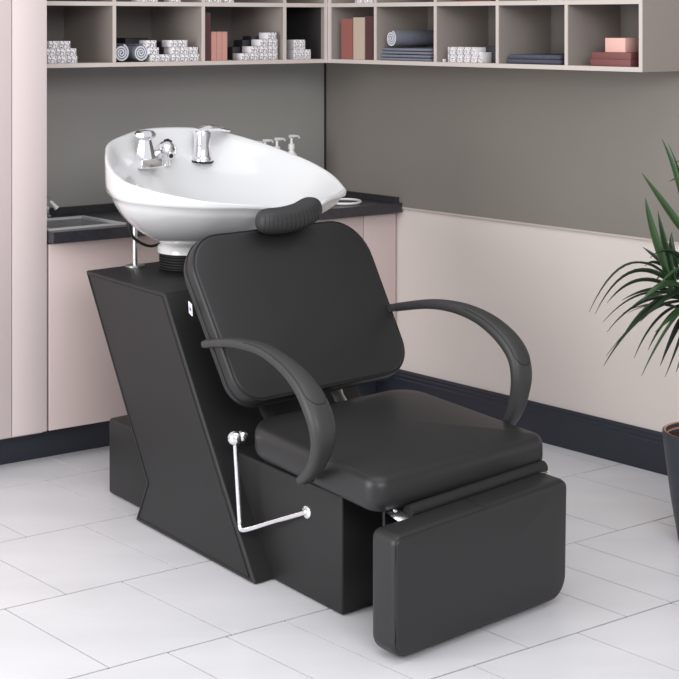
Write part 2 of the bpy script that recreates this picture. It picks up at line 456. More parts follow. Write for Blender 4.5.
# third cubby stepped pyramid
rowset(carton_left, [[(242.2, 251), (251.8, 260.5), (261.3, 269.8), (270, 278.5)], [(251.5, 260.5), (261.3, 269.8), (270, 278.5)], [(260.8, 269.5), (270, 278.5)], [(268.5, 277.5)]], 'white printed box in the stair-stepped stack', 'stepped stack of white boxes')
for i, (u0, u1, n) in enumerate([(233, 241.5, 1.9), (243, 251, 2.9), (252, 260, 3.5)]):
    carton_left(u0, u1, ZS[0], hb*n, ['short', 'middle', 'tall'][i]+' dark carton behind the stair-stepped white boxes', 'dark cartons behind the stepped stack', recess=.08, m=M['darkbox'])
# fourth cubby
rowset(carton_left, [[(294.5, 300), (300.2, 305.6), (306, 311.6)], [(294.5, 300), (300.3, 306)]], 'tiny white printed box in the shadowed corner cubby', 'tiny white boxes in the corner cubby', h=.036/1.02, depth=.05)
# upper row, cut by the frame
for i, (u0, u1) in enumerate([(140, 149), (150, 159), (173, 182)]):
    carton_left(u0, u1, ZS[1], hb, 'white box on the upper shelf above the rolled towels, '+ordn(3, i), 'white boxes on the upper shelf above the towels', recess=.004)
for i, (u0, u1) in enumerate([(206, 214), (215, 223), (226, 235)]):
    carton_left(u0, u1, ZS[1], hb, 'white box on the upper shelf above the pink books, '+ordn(3, i), 'white boxes on the upper shelf above the pink books', recess=.004)
carton_left(52, 90, ZS[1], .05, 'flat dark box on the upper shelf beside the tall cabinet', 'dark upper box', depth=.2, recess=.03, m=M['darkbox'])
# right shelves cartons
for i, (u0, u1) in enumerate([(354, 360.5), (361, 367.5), (368, 375)][:2]+[(367.8, 371.5)]):
    carton_right(u0, u1, ZS[1], hb, 'white box on the upper shelf above the three upright books, '+ordn(3, i), 'white boxes on the upper shelf above the books', recess=.004)
for i, (u0, u1) in enumerate([(536, 544), (544.5, 552.5), (553, 561)]):
    carton_right(u0, u1, ZS[1], .024, 'white box on the upper shelf above the folded blue-grey towel, '+ordn(3, i), 'white boxes on the upper shelf above the blue towel', recess=.004)
rowset(carton_right, [[(447, 454), (454.3, 461), (461.4, 468), (468.4, 475.5)], [(447, 454), (454.3, 461), (461.4, 468), (468.4, 475.5)]], 'white printed box in the square block of eight', 'block of white boxes', h=.0255)
carton_right(476.5, 481.5, ZS[0], .035, 'narrow white box at the right end of the block of eight', None, recess=.014)
carton_right(442, 444, ZS[0], .010, 'tiny white cube left of the block of eight boxes', None, depth=.012)
carton_right(484, 495.5, ZS[0], .055, 'dark carton against the divider, right of the block of white boxes', None, recess=.06, m=M['darkbox'], depth=.1)
# books
def book(name, side, u0, u1, h, cover, label, group, depth=.13, recess=.012, row=0):
    if side == 'l':
        a = onp(u0, 50, PF-recess)[0]; c = onp(u1, 50, PF-recess)[0]; wdt = abs(a-c)-.001; loc = W((a+c)/2, PF-recess-depth/2, ZS[row]); ang = ang_l
    else:
        a = onq(u0, 50, QF-recess)[0]; c = onq(u1, 50, QF-recess)[0]; wdt = abs(a-c)-.001; loc = W(QF-recess-depth/2, (a+c)/2, ZS[row]); ang = ang_r
    root = thing(name, label, 'book', loc, group); root.rotation_euler = (0, 0, ang)
    # spine faces the viewer
    sgn = 1 if side == 'l' else -1
    bm = bmesh.new(); tt = .0022
    def bx(x0, x1, y0, y1, z0, z1):
        hexa(bm, [Vector(v) for v in ((x0, y0, z0), (x1, y0, z0), (x1, y1, z0), (x0, y1, z0), (x0, y0, z1), (x1, y0, z1), (x1, y1, z1), (x0, y1, z1))])
    bx(-wdt/2, -wdt/2+tt, -depth/2, depth/2, 0, h); bx(wdt/2-tt, wdt/2, -depth/2, depth/2, 0, h)
    ys = depth/2*sgn
    bx(-wdt/2+tt, wdt/2-tt, min(ys, ys-sgn*tt), max(ys, ys-sgn*tt), 0, h)
    o = obj('cover', bm, cover, None, smooth=False); o.parent = root
    bm = bmesh.new()
    bx(-wdt/2+tt+.0002, wdt/2-tt-.0002, -depth/2+.004, depth/2-.004, .003, h-.004)
    o = obj('pages', bm, M['paper'], None, smooth=False); o.parent = root
    return root
fsgn = 1
book('book', 'l', 206.5, 212, .165, M['maroon'], 'tall dark maroon book standing left of the pink ones', None, depth=.11)
book('book', 'l', 213, 218.3, .1, M['pinkbook'], 'upright pink book beside the dark maroon one, left of three', 'pink books')
book('book', 'l', 218.4, 223.6, .1, M['pinkbook'], 'upright pink book in the middle of the three pink ones', 'pink books')
book('book', 'l', 223.7, 229, .1, M['pinkbook'], 'upright pink book, right of the three pink ones', 'pink books')
book('book', 'r', 340, 351.5, .145, M['redbook'], 'upright brick-red book left of the beige one', 'three upright books')
book('book', 'r', 352, 363.5, .15, M['beige'], 'upright beige book between the red and maroon ones', 'three upright books')
book('book', 'r', 364, 372, .155, M['maroon'], 'upright dark maroon book against the divider, right of the beige one', 'three upright books')
p0_, p1_ = onq(456, 3, QF-.03)[0], onq(488, 3, QF-.03)[0]
tag(rotbox('book', W(QF-.1, (p0_+p1_)/2, ZS[1]), ang_r, abs(p1_-p0_), .13, .03, M['marbox'], .001), 'red book lying flat on the upper shelf above the block of white boxes', 'book')
# lying cartons bottom right cubby
pa, pb_ = onq(588, 60, QF-.015)[0], onq(628, 60, QF-.015)[0]
tag(rotbox('carton', W(QF-.015-.09, (pa+pb_)/2, ZS[0]), ang_r, abs(pb_-pa), .18, .021, M['marbox'], .001), 'flat maroon box, lower of the two in the last cubby', 'box', 'maroon boxes')
tag(rotbox('carton', W(QF-.017-.09, (pa+pb_)/2+.002, ZS[0]+.0212), ang_r, abs(pb_-pa)-.004, .18, .021, M['marbox'], .001), 'flat maroon box directly beneath the salmon pink box', 'box', 'maroon boxes')
pa, pb_ = onq(602, 50, QF-.02)[0], onq(622, 50, QF-.02)[0]
tag(rotbox('carton', W(QF-.02-.08, (pa+pb_)/2, ZS[0]+.0424), ang_r, abs(pb_-pa), .15, .043, M['salmon'], .001), 'salmon pink box on top of the two flat maroon boxes', 'box')
# towels
def roll(c, axis, r, length, m, label, group=None, turns=3.2):
    """rolled towel: spiral sheet extruded along axis (horizontal unit vector)"""
    axis = Vector(axis).normalized(); side = axis.cross(Vector((0, 0, 1))).normalized(); up = Vector((0, 0, 1))
    bm = bmesh.new(); n = int(turns*22); th = r/turns*.62; inner = []; outer = []
    for i in range(n+1):
        a = 2*math.pi*turns*i/n; rr = r*(.12+.88*(i/n)); 
        for lst, rad in ((outer, rr), (inner, max(rr-th, .0005))):
            pass
        outer.append((math.cos(a)*rr, math.sin(a)*rr)); inner.append((math.cos(a)*max(rr-th, .0008), math.sin(a)*max(rr-th, .0008)))
    loop = outer+inner[::-1]
    vs0 = [bm.verts.new(Vector(c)+side*x+up*z) for x, z in loop]; vs1 = [bm.verts.new(Vector(c)+side*x+up*z+axis*length) for x, z in loop]
    N = len(loop)
    for i in range(N): bm.faces.new((vs0[i], vs0[(i+1) % N], vs1[(i+1) % N], vs1[i]))
    for vs in (vs0, vs1):
        for i in range(n): bm.faces.new((vs[i], vs[i+1], vs[N-2-i], vs[N-1-i]))
    k = len(bm.faces)
    bm.faces.ensure_lookup_table()
    for f in bm.faces[N:]: f.material_index = 1
    return obj('rolled_towel', bm, m)
back_l = -Vector(R)
for i, u in enumerate((121.5, 141)):
    q = onp(u, 55, PF-.02)[0]; r = .031
    o = roll(W(q, PF-.02, ZS[0]+r), back_l, r, .2, [M['towel'], M['towelend']], '')
    center_origin(o); tag(o, ['rolled grey towel against the divider, left of the pair', 'rolled grey towel beside the white boxes, right of the pair'][i], 'towel', 'rolled grey towels')
def folded(name, q0, q1, p0, p1, z0, h, m, label, layers=2, group=None):
    root = thing(name, label, 'towel', W((q0+q1)/2, (p0+p1)/2, z0), group)
    for k in range(layers):
        a = z0+h*k/layers; hh = h/layers-.0012
        bm = bmesh.new(); r = hh*.42; d = .004*k
        cs = [(p0+d, 0), (p1-d*.3, 0), (p1-d*.3, q1-q0), (p0+d, q1-q0)]
        fn = lambda x, y, hz, a=a, hh=hh: W(q0+y, x, a+hh*min(max(hz, 0), 1.04)+ .0012*math.sin(x*60+y*40)*(1 if hz > .5 else 0))
        pad(bm, cs, [.012]*4, fn, .5, r, 0, .03)
        obj('layer', bm, m, root)
    return root
pa = onq(379.5, 60, QF-.02)[0]; pb_ = onq(431, 60, QF-.02)[0]
folded('folded_towel', .06, QF-.018, pa, pb_, ZS[0], .022, M['towel'], 'folded grey towel at the bottom of the towel pile', 2, 'grey towel pile')
folded('folded_towel', .06, QF-.022, pa+.002, pb_-.002, ZS[0]+.0224, .022, M['towel'], 'folded grey towel in the middle of the pile, under the rolled one', 2, 'grey towel pile')
r = .03; pc = onq(392, 40, QF-.02)[0]
o = roll(W(QF-.016, pc, ZS[0]+.0465+r), -Vector(L), r, .19, [M['towel'], M['towelend']], '')
center_origin(o); tag(o, 'rolled grey towel lying on top of the folded grey towels', 'towel', 'grey towel pile')
pa = onq(506, 60, QF-.02)[0]; pb_ = onq(560, 60, QF-.02)[0]
folded('folded_towel', .05, QF-.02, pa, pb_, ZS[0], .03, M['towelb'], 'blue-grey folded towel alone in the fourth cubby of the right shelf', 2)

# ---- bottles and ring on the worktop
def bottle(u, h, r, label, i):
    q = onp(u, 150, -.3)[0]; c = W(q, -.3, T1+.0005)
    root = thing('soap_dispenser', label, 'bottle', c, 'soap dispensers on the worktop')
    bm = bmesh.new(); lathe(bm, [(r*.9, 0), (r, .004), (r, h*.62), (r*.85, h*.68), (r*.4, h*.74), (r*.4, h*.76)], c, 24); obj('body', bm, M['white'], root)
    bm = bmesh.new(); lathe(bm, [(r*.5, h*.762), (r*.5, h*.84), (r*.2, h*.85), (r*.2, h*.93)], c, 20); obj('collar', bm, M['white'], root)
    bm = bmesh.new(); d = Vector(L)*-1
    top = c+Vector((0, 0, h*.955)); sweep(bm, [top-d*.008, top+d*.012, top+d*.03, top+d*.036-Vector((0, 0, .008))], [(.007, .006), (.007, .006), (.004, .004), (.003, .003)]); obj('pump', bm, M['white'], root)
for i, (u, h, lab) in enumerate([(254, .232, 'white pump bottle behind the basin, leftmost of four'), (265, .236, 'white pump bottle behind the basin, second of four from the left'), (277, .240, 'white pump bottle behind the basin, third of four from the left'), (291.5, .248, 'white pump bottle behind the basin, rightmost and tallest of four')]):
    bottle(u, h, .024, lab, i)
bm = bmesh.new(); rc = fl(345, 201.5, T1+.007)
sweep(bm, [Vector(rc)+Vector((.057*math.cos(a), .075*math.sin(a), 0)) for a in [2*math.pi*k/40 for k in range(40)]], .0045, 10, closed=True)
o = obj('ring_tray', bm, M['white']); center_origin(o); tag(o, 'thin white oval ring lying on the worktop right of the basin', 'ring')

# ================================================================== BACKWASH UNIT
U = thing('shampoo_chair', 'black padded salon shampoo chair with white basin, armrests and leg rest', 'salon chair', P(.2175, .4, 0))
def pl(s0, s1, t0, t1, z0, z1, name, m, bev=.006, seg=3):
    bm = bmesh.new()
    hexa(bm, [P(s0, t0, z0), P(s1, t0, z0), P(s1, t1, z0), P(s0, t1, z0), P(s0, t0, z1), P(s1, t0, z1), P(s1, t1, z1), P(s0, t1, z1)])
    bmesh.ops.recalc_face_normals(bm, faces=bm.faces); bevel(bm, bev, seg); return obj(name, bm, m, U)
# pedestal
bm = bmesh.new()
poly = [(1.226, .662), (.752, .662), (.296, .002), (.916, .002), (.852, .122)]
prism(bm, [P(-.058, t, z) for t, z in poly], P(.493, 0, 0)-P(-.058, 0, 0))
bmesh.ops.recalc_face_normals(bm, faces=bm.faces); bevel(bm, .006, 4, 20)
ped = obj('pedestal', bm, M['vinyl2'], U)
bm = bmesh.new()                    # stitched seam around the side face of the pedestal
off = [(1.204, .652), (.762, .652), (.319, .012), (.898, .012), (.838, .124)]
sweep(bm, [P(-.0583, t, z) for t, z in off], .0014, 6, closed=True)
obj('seam', bm, M['pipe'], ped)
pl(0, .435, 0, .80, .002, .2835, 'base_box', M['vinyl2'], .007)
pl(0, .435, .80, 1.182, .002, .224, 'rear_box', M['vinyl2'], .009)
pl(.03, .49, -.13, -.12, .17, .2835, 'mechanism_cover', M['rubber'], .002)
# seat
SC = [(-.046, -.188), (.545, -.188), (.545, .375), (-.046, .375)]
def seatfn(x, y, h):
    f = (y+.185)/.585
    zb = .292+.02*f; zt = .372+.02*f
    return P(x, y, zb+(zt-zb)*h)
bm = bmesh.new(); pad(bm, SC, [.05, .035, .09, .09], seatfn, .34, .02, 0, .22, n=8)
seat = obj('seat', bm, M['vinyl'], U, angle=60)
def ringpts(corners, rad, inset, fn, h):
    return [fn(q[0], q[1], h) for q in rquad(corners, rad, inset, 8)]
bm = bmesh.new(); sweep(bm, ringpts(SC, [.05, .035, .09, .09], .005, seatfn, .84), .0016, 6, closed=True)
obj('piping', bm, M['pipe'], seat)
# backrest
BT = np.array([.35, .437]); TT = np.array([.583, .839])      # (t, z) of lower and upper edge of the front face
dv = TT-BT; Lb = np.linalg.norm(dv); dv /= Lb; nv = np.array([dv[1], -dv[0]])   # normal to the back (t+, z-)
BC = [(-.058, 0), (.550, 0), (.53, Lb), (-.105, Lb)]
TH = .068
def backfn(x, y, h):
    sag = .012*(1-((x-.2175)/.31)**2)
    c = BT+dv*y+nv*(TH*(1-h)); c = c+nv*sag*0
    return P(x, c[0], c[1])
brad = [.085, .085, .125, .10]
bm = bmesh.new(); pad(bm, BC, brad, backfn, .30, .014, .1, .22, n=10)
back = obj('backrest', bm, M['vinyl'], U, angle=60)
def bring(inset, h, r): 
    bm = bmesh.new(); sweep(bm, [backfn(q[0], q[1], h) for q in rquad(BC, brad, inset, 10)], r, 6, closed=True); return bm
obj('piping', bring(.004, .93, .0024), M['pipe'], back)
obj('piping', bring(-.0006, .42, .0026), M['pipe'], back)
# white care tag on the back's left edge
t_, z_ = onS(193.5, 307, -.098)
bm = bmesh.new()
c0 = P(-.098, t_, z_)
def tq(du, dz, e): return P(-.104-e, t_+du, z_+dz)
hexa(bm, [tq(.010, -.016, 0), tq(-.006, -.022, 0), tq(-.006, -.022, .002), tq(.010, -.016, .002), tq(.014, .014, 0), tq(-.002, .008, 0), tq(-.002, .008, .002), tq(.014, .014, .002)])
tg = obj('care_tag', bm, M['tag'], back, smooth=False); tg['label'] = 'small white care tag with a purple print'
bm = bmesh.new(); hexa(bm, [tq(.0075, -.008, .0022), tq(-.0025, -.0115, .0022), tq(-.0025, -.0115, .0026), tq(.0075, -.008, .0026), tq(.0085, 0.001, .0022), tq(-.0015, -.003, .0022), tq(-.0015, -.003, .0026), tq(.0085, .001, .0026)])
obj('print', bm, M['purple'], tg, smooth=False)
# bracket between seat and back
for s in (.09, .345):
    bm = bmesh.new()
    sweep(bm, [P(s, .25, .33), P(s, .40, .333), P(s, .455, .38), P(s, .49, .45), P(s, .53, .55)], [(.02, .004)]*5, 8, flatx=tuple(w))
    obj('back_bracket', bm, M['steel'] if s > .2 else M['rubber'], U)
pl(.01, .49, -.165, .35, .284, .2935, 'seat_plate', M['rubber'], .002)
# armrests
def armrest(cpx, wpx, s, inward):
    tz = [onS(u, v, s) for u, v in cpx]
    pts = catmull([(t, z, wd) for (t, z), wd in zip(tz, wpx)], 5)
    path = [P(s, a[0], a[1]) for a in pts]
    # inward hooks at both ends
    rad = []
    for a in pts:
        k = a[2]/28.
        rad.append((.008+.027*k**1.1, .006+.014*k))
    bm = bmesh.new()
    sweep(bm, path, rad, 20, flatx=tuple(w), sq=.72)
    o = obj('armrest', bm, M['arm'], U, angle=50)
    # pad seam on the outer face
    i0, i1 = int(len(pts)*.22), int(len(pts)*.55)
    bm = bmesh.new(); seam = []
    def surf(x, a):
        i = max(1, min(int(x), len(path)-3)); f = x-i
        c = path[i].lerp(path[i+1], f); tan = (path[i+1]-path[i-1]).normalized().lerp((path[i+2]-path[i]).normalized(), f).normalized()
        sx = Vector(w); sx = (sx-tan*sx.dot(tan)).normalized(); sy = sx.cross(tan).normalized()
        rx = rad[i][0]*(1-f)+rad[i+1][0]*f; ry = rad[i][1]*(1-f)+rad[i+1][1]*f
        ca, sa = math.cos(a), math.sin(a)
        ca = math.copysign(abs(ca)**.72, ca); sa = math.copysign(abs(sa)**.72, sa)
        return c+sx*rx*ca+sy*ry*sa
    sg = 1 if surf(i0, math.pi/2)[2] > path[i0][2] else -1
    for i in range(i0, i1): seam.append(surf(i, sg*math.radians(35)))
    for k in range(0, 25): seam.append(surf(i1+2.2*math.sin(math.pi*k/24), sg*math.radians(35+110*k/24)))
    for i in range(i1-1, i0, -1): seam.append(surf(i, sg*math.radians(145)))
    sweep(bm, seam, .0011, 6)
    obj('pad_seam', bm, M['pipe'], o)
    # end mounts
    for k, ln in ((0, .035), (-1, .03)):
        a = pts[k]; bm = bmesh.new()
        sweep(bm, [P(s, a[0], a[1]), P(s+inward*ln, a[0], a[1]+.001)], .011 if k == 0 else .012, 14)
        obj('mount', bm, M['arm'], o)
        bm = bmesh.new(); ax = Vector(w)*(-inward)
        lathe(bm, [(.0, .0085), (.005, .0085), (.006, .0), (0, 0)], P(s, a[0], a[1])+ax*.004, 14, ax, cap=False); obj('screw', bm, M['rubber'], o)
    return o
armrest([(206, 344), (222, 342.5), (240, 343.5), (264, 350), (287, 366), (304, 385), (316, 407.5), (322.5, 430), (321.5, 451), (313.5, 470), (302, 480)], [8, 10, 12, 15, 19, 24, 28, 27, 22, 16, 9], -.085, 1)
armrest([(398, 307), (429, 304), (455, 307), (477, 315), (495, 327), (509.6, 342), (518.5, 358), (521.4, 375.5), (519.7, 393), (515.5, 410), (508, 424), (498, 433)], [12, 14, 17, 20, 23, 25, 25, 25, 22, 19, 14, 10], .56, -1)
# leg rest
LC = [(-.074, .010), (.506, .010), (.512, .295), (-.074, .279)]
def legfn(x, y, h): return P(x, -.200-.09*h, y)
lr_ = [.035, .055, .022, .022]
bm = bmesh.new(); pad(bm, LC, lr_, legfn, .22, .012, 0, .10, n=8)
leg = obj('leg_rest', bm, M['vinyl'], U, angle=60)
bm = bmesh.new(); sweep(bm, [legfn(q[0], q[1], .95) for q in rquad(LC, lr_, .0055, 8)], .0016, 6, closed=True)
obj('piping', bm, M['pipe'], leg)
for ds in (0, .008):
    bm = bmesh.new(); sweep(bm, [P(.214+ds, -.290, .281), P(.214+ds, -.277, .2875), P(.216+ds, -.212, .2875)], .0012, 6); obj('stitch', bm, M['pipe'], leg)
bm = bmesh.new(); sweep(bm, [P(.05, -.193, .286), P(.52, -.193, .298)], [(.016, .016)]*2, 18)
obj('leg_rest_bar', bm, M['rubber'], U)
for s, zz in ((.02, .287), (.503, .296)):
    bm = bmesh.new()
    sweep(bm, [P(s, -.10, zz+.004), P(s, -.16, zz+.004), P(s+.002, -.195, zz-.001), P(s+.004, -.215, zz-.010)], [(.018, .004), (.020, .004), (.024, .005), (.018, .004)], 10, flatx=tuple(w))
    lathe(bm, [(0, 0), (.006, 0), (.006, .005), (0, .007)], P(s, -.18, zz+.004), 12)
    obj('leg_rest_bracket', bm, M['chrome'], U)['label'] = 'chrome bracket'
for s in (.1, .34):
    bm = bmesh.new(); sweep(bm, [P(s, .01, .280), P(s, -.1, .280), P(s, -.19, .278)], [(.012, .006)]*3, 8, flatx=tuple(w)); obj('leg_rest_arm', bm, M['rubber'], U)
# lever
sl = -.06
b0 = onS(235, 438, sl); b1 = onS(240, 528, sl); b2 = onS(307, 512, -.002)
ctrl = [P(sl, *b0), P(sl, b1[0]+.002, b1[1]+.03), P(sl, b1[0], b1[1]+.006), P(sl+.004, b1[0]-.018, b1[1]-.001), P(-.03, (b1[0]+b2[0])/2, (b1[1]+b2[1])/2-.004), P(-.004, *b2)]
bm = bmesh.new(); sweep(bm, [Vector(x) for x in catmull(ctrl, 8)], .0062, 14)
lev = obj('recline_lever', bm, M['chrome'], U); lev['label'] = 'bent chrome lever with a ball end'
def ball(r, c, name, parent, m=M['chrome']):
    bm = bmesh.new(); bmesh.ops.create_uvsphere(bm, u_segments=28, v_segments=18, radius=r)
    bmesh.ops.translate(bm, verts=bm.verts, vec=Vector(c)); return obj(name, bm, m, parent)
ball(.019, P(sl, *b0), 'knob', lev)
ball(.015, P(sl+.017, b0[0]-.008, b0[1]+.003), 'knob_base', lev)
bm = bmesh.new(); lathe(bm, [(0, 0), (.016, 0), (.015, .004), (.009, .006), (0, .008)], P(-.0005, *b2), 20, -Vector(w)); obj('washer', bm, M['chrome'], lev)

# ---------------- basin
ZN, KB = .88, .30
far = [(105, 150), (108, 142), (122, 135), (142, 129), (170, 127), (201, 128), (229, 133), (261, 142), (289, 152), (313, 162), (333, 174)]
near = [(107, 165), (120, 180), (145, 189), (170, 195), (205, 201), (235, 203.5), (258, 205)]
crest = [onPl(u, v, ZN, KB)[:2] for u, v in far[::-1]] + [onPl(u, v, ZN, KB)[:2] for u, v in near]
# front, under the neck pad, back to the far horn
crest += [(.235, .592), (.32, .588), (.40, .60), (.47, .622), (.525, .645)]
tip = onPl(344.5, 186, ZN, KB)[:2]
crest.append(tip)
crest = np.array(catmull(crest, 6, closed=True))
NC = len(crest); cen = np.array([.2175, .87])
# resample by angle around the centre for even rings
ang = np.unwrap(np.arctan2(crest[:, 1]-cen[1], crest[:, 0]-cen[0]))
NS = 96
d = crest-cen
def lerp(a, c, f): return a+(c-a)*f
base_c = np.array([.2175, 1.06])
def crest_z(s, t):
    dip = .028*math.exp(-(((s-.31)/.085)**4))*(1 if t < .68 else 0)
    return ZN+KB*(t-.55)-dip
rings = []
def addring(fn): rings.append([fn(i) for i in range(NC)])
def zc(i): return crest_z(*crest[i])
def band(i): return max(.012, .016+.20*(crest[i][1]-.64))
def circ(i, r):
    v = crest[i]-base_c; a = math.atan2(v[1], v[0]); return base_c+r*np.array([math.cos(a), math.sin(a)])
def toP(xy, z): return P(xy[0], xy[1], z)
# interior, from the middle out
BI = np.array([.2175, .80])
def inner(i, f):
    xy = BI+(crest[i]-BI)*f
    zrim = zc(i)-.006
    zfloor = .815+.16*max(0, (xy[1]-.80))
    g = max(0., (f-.30)/.64); g = min(1, g)**2.6
    return toP(xy, lerp(zfloor, zrim, g))
for f in (.06, .18, .32, .45, .56, .66, .75, .82, .88, .925, .95): addring(lambda i, f=f: inner(i, f))
for f, dz in ((.965, -.002), (.98, 0.0), (.992, -.001), (1.0, -.006), (1.002, -.012)): addring(lambda i, f=f, dz=dz: toP(BI+(crest[i]-BI)*f, zc(i)+dz*min(1, band(i)/.03)))
# outside band
addring(lambda i: toP(cen+(crest[i]-cen)*1.0, zc(i)-band(i)*.75))
addring(lambda i: toP(cen+(crest[i]-cen)*.995, zc(i)-band(i)))
addring(lambda i: toP(cen+(crest[i]-cen)*.962, zc(i)-band(i)-.003))
# shell down to the foot
def shell(i, a):
    top = cen+(crest[i]-cen)*.96; zt = zc(i)-band(i)-.008
    bot = circ(i, .088); zb_ = .742
    fr = 1-math.cos(a*math.pi/2); fz = math.sin(a*math.pi/2)
    xy = lerp(top, bot, .55*fr**.92+.45*a**1.15); return toP(xy, lerp(zt, zb_, fz*.45+.55*a))
for a in (.06, .14, .24, .34, .44, .54, .64, .73, .82, .9, .96): addring(lambda i, a=a: shell(i, a))
addring(lambda i: toP(circ(i, .087), .736)); addring(lambda i: toP(circ(i, .096), .733)); addring(lambda i: toP(circ(i, .097), .714)); addring(lambda i: toP(circ(i, .07), .712))
bm = bmesh.new()
V = [[bm.verts.new(p) for p in rg] for rg in rings]
for A, B in zip(V, V[1:]):
    for k in range(NC): bm.faces.new((A[k], A[(k+1) % NC], B[(k+1) % NC], B[k]))
bm.faces.new(V[0]); bm.faces.new(V[-1][::-1])
bowl = obj('basin', bm, M['ceramic'], U, angle=75); bowl['label'] = 'glossy white ceramic wash basin'
bpy.context.view_layer.update()
from mathutils.bvhtree import BVHTree
bmt = bmesh.new(); bmt.from_mesh(bowl.data); bvh = BVHTree.FromBMesh(bmt)
def hit(u, v):
    r = Vector(ray(u, v)).normalized(); h = bvh.ray_cast(Vector(CAM), r); return h[0]
# drain
hd = bvh.ray_cast(P(.2175, .80, 1.1), Vector((0, 0, -1)))[0]
bm = bmesh.new(); lathe(bm, [(.024, .001), (.022, .004), (.014, .002), (0, .001)], hd, 24, cap=False); obj('drain', bm, M['chrome'], bowl)
# neck rest: curved ribbed gel pad
path = []; rads = []
NR = 44
c_px = [(264, 223), (275, 222), (288, 217.5), (300, 213), (310, 207.5)]
ctl = [(.132, .560, .862), (.165, .550, .860), (.215, .542, .860), (.27, .542, .867), (.315, .550, .880), (.340, .560, .890)]
cp = catmull(ctl, 8)
for i, c in enumerate(cp):
    f = i/(len(cp)-1); e = math.sqrt(max(0.0, 1-abs(2*f-1)**5))
    rads.append((max(.006, .036*e), max(.004, .036*e))); path.append(P(*c))
bm = bmesh.new(); sweep(bm, path, rads, 24, sq=.85)
nk = obj('neck_rest', bm, M['gel'], bowl); nk['label'] = 'ribbed black gel neck pad'
# ribs on the viewer-facing side
bm = bmesh.new()
for j in range(1, 15):
    i = 3+int(j*(len(cp)-8)/17); tan = (path[i+1]-path[i-1]).normalized(); sx = tan.cross(Vector((0, 0, 1))).normalized(); sy = sx.cross(tan).normalized()
    rx, ry = rads[i]; arc = []
    for k in range(9):
        a = math.radians(-75+13*k) ; ca, sa = math.cos(a), math.sin(a); sgx = 1 if (sx.dot(-Vector(b)) > 0) else -1
        ca = abs(ca)**.85; sa = math.copysign(abs(sa)**.85, sa)
        arc.append(path[i]+sx*sgx*rx*ca*1.0+sy*(1 if sy.z > 0 else -1)*ry*sa)
    sweep(bm, arc, .0009, 5)
obj('ribs', bm, M['rubber'], nk)

def at_bowl(u, v):
    h = hit(u, v); return h if h is not None else P(.2, .95, .93)
XL = -Vector(b); XR = Vector(w); UP = Vector((0, 0, 1))
# mixer tap: plate + body + flared knob
c = at_bowl(146, 167)
mt = bpy.data.objects.new('mixer_valve', None); COL.objects.link(mt); mt.parent = bowl; mt.matrix_parent_inverse = world(bowl).inverted(); mt.location = c
bpy.data.objects.remove(mt)
bm = bmesh.new()
tiltn = (UP+XL*.25).normalized()
def loc(c, a, b_, h): return c+XR*a+XL*b_+UP*h
c = c+UP*.014
hexa(bm, [loc(c, -.040, -.040, -.016), loc(c, .040, -.040, -.016), loc(c, .040, .040, -.016), loc(c, -.040, .040, -.016), loc(c, -.037, -.037, .018), loc(c, .037, -.037, .018), loc(c, .037, .037, .012), loc(c, -.037, .037, .012)])
bmesh.ops.recalc_face_normals(bm, faces=bm.faces); bevel(bm, .004, 3)
lathe(bm, [(.033, .0), (.028, .02), (.022, .042), (.019, .054), (.026, .060), (.032, .066), (.032, .074), (.024, .082), (0, .085)], loc(c, -.006, .004, .012), 8, UP)
sweep(bm, [loc(c, .012, 0, .014), loc(c, .03, .01, .022), loc(c, .042, .014, .026)], [.013, .014, .011], 14)
obj('mixer_tap', bm, M['chrome'], bowl)['label'] = 'chrome mixer tap with a faceted flared knob'
# vacuum-breaker ball beside the tap
c2 = at_bowl(166, 163)
bm = bmesh.new(); cb = loc(c2, .0, 0, .036)
lathe(bm, [(.015, -.045), (.015, -.028)]+[(.032*math.cos(x), .032*math.sin(x)) for x in [math.radians(-58+14.8*k) for k in range(10)]]+[(0, .032)], cb, 28, UP)
lathe(bm, [(0, -.004), (.012, -.004), (.012, .008), (0, .008)], cb+XL*.024-UP*.010, 16, XL-UP*.4)
vb = obj('diverter_ball', bm, M['chrome'], bowl)
bm = bmesh.new(); lathe(bm, [(0, .0), (.0075, 0), (.0065, .003), (0, .003)], cb+(XL*.9-UP*.36).normalized()*.033, 16, XL-UP*.4); obj('spout_hole', bm, M['rubber'], bowl)
bm = bmesh.new(); sweep(bm, [cb+UP*.031-XR*.006, cb+UP*.034+XR*.006, cb+UP*.027+XR*.02], .004, 8); obj('diverter_clip', bm, M['rubber'], bowl)
# hand sprayer holder with lever
c3 = at_bowl(202, 160)
bm = bmesh.new()
lathe(bm, [(.034, -.008), (.034, .004), (.031, .009), (.028, .014), (.026, .045), (.026, .078), (.024, .088), (.018, .092), (0, .093)], c3, 28, (UP+XL*.04))
sweep(bm, [loc(c3, -.02, .0, .086), loc(c3, .012, .002, .096), loc(c3, .05, .004, .096), loc(c3, .10, .006, .086)], [(.024, .013), (.025, .013), (.021, .010), (.010, .006)], 12, flatx=tuple(XL))
sp = obj('hand_sprayer', bm, M['chrome'], bowl); sp['label'] = 'chrome tap with a flat lever pointing right'
bm = bmesh.new(); lathe(bm, [(.0345, -.006), (.0365, -.002), (.0345, .0005)], c3, 26, UP+XL*.1); obj('gasket', bm, M['rubber'], bowl)
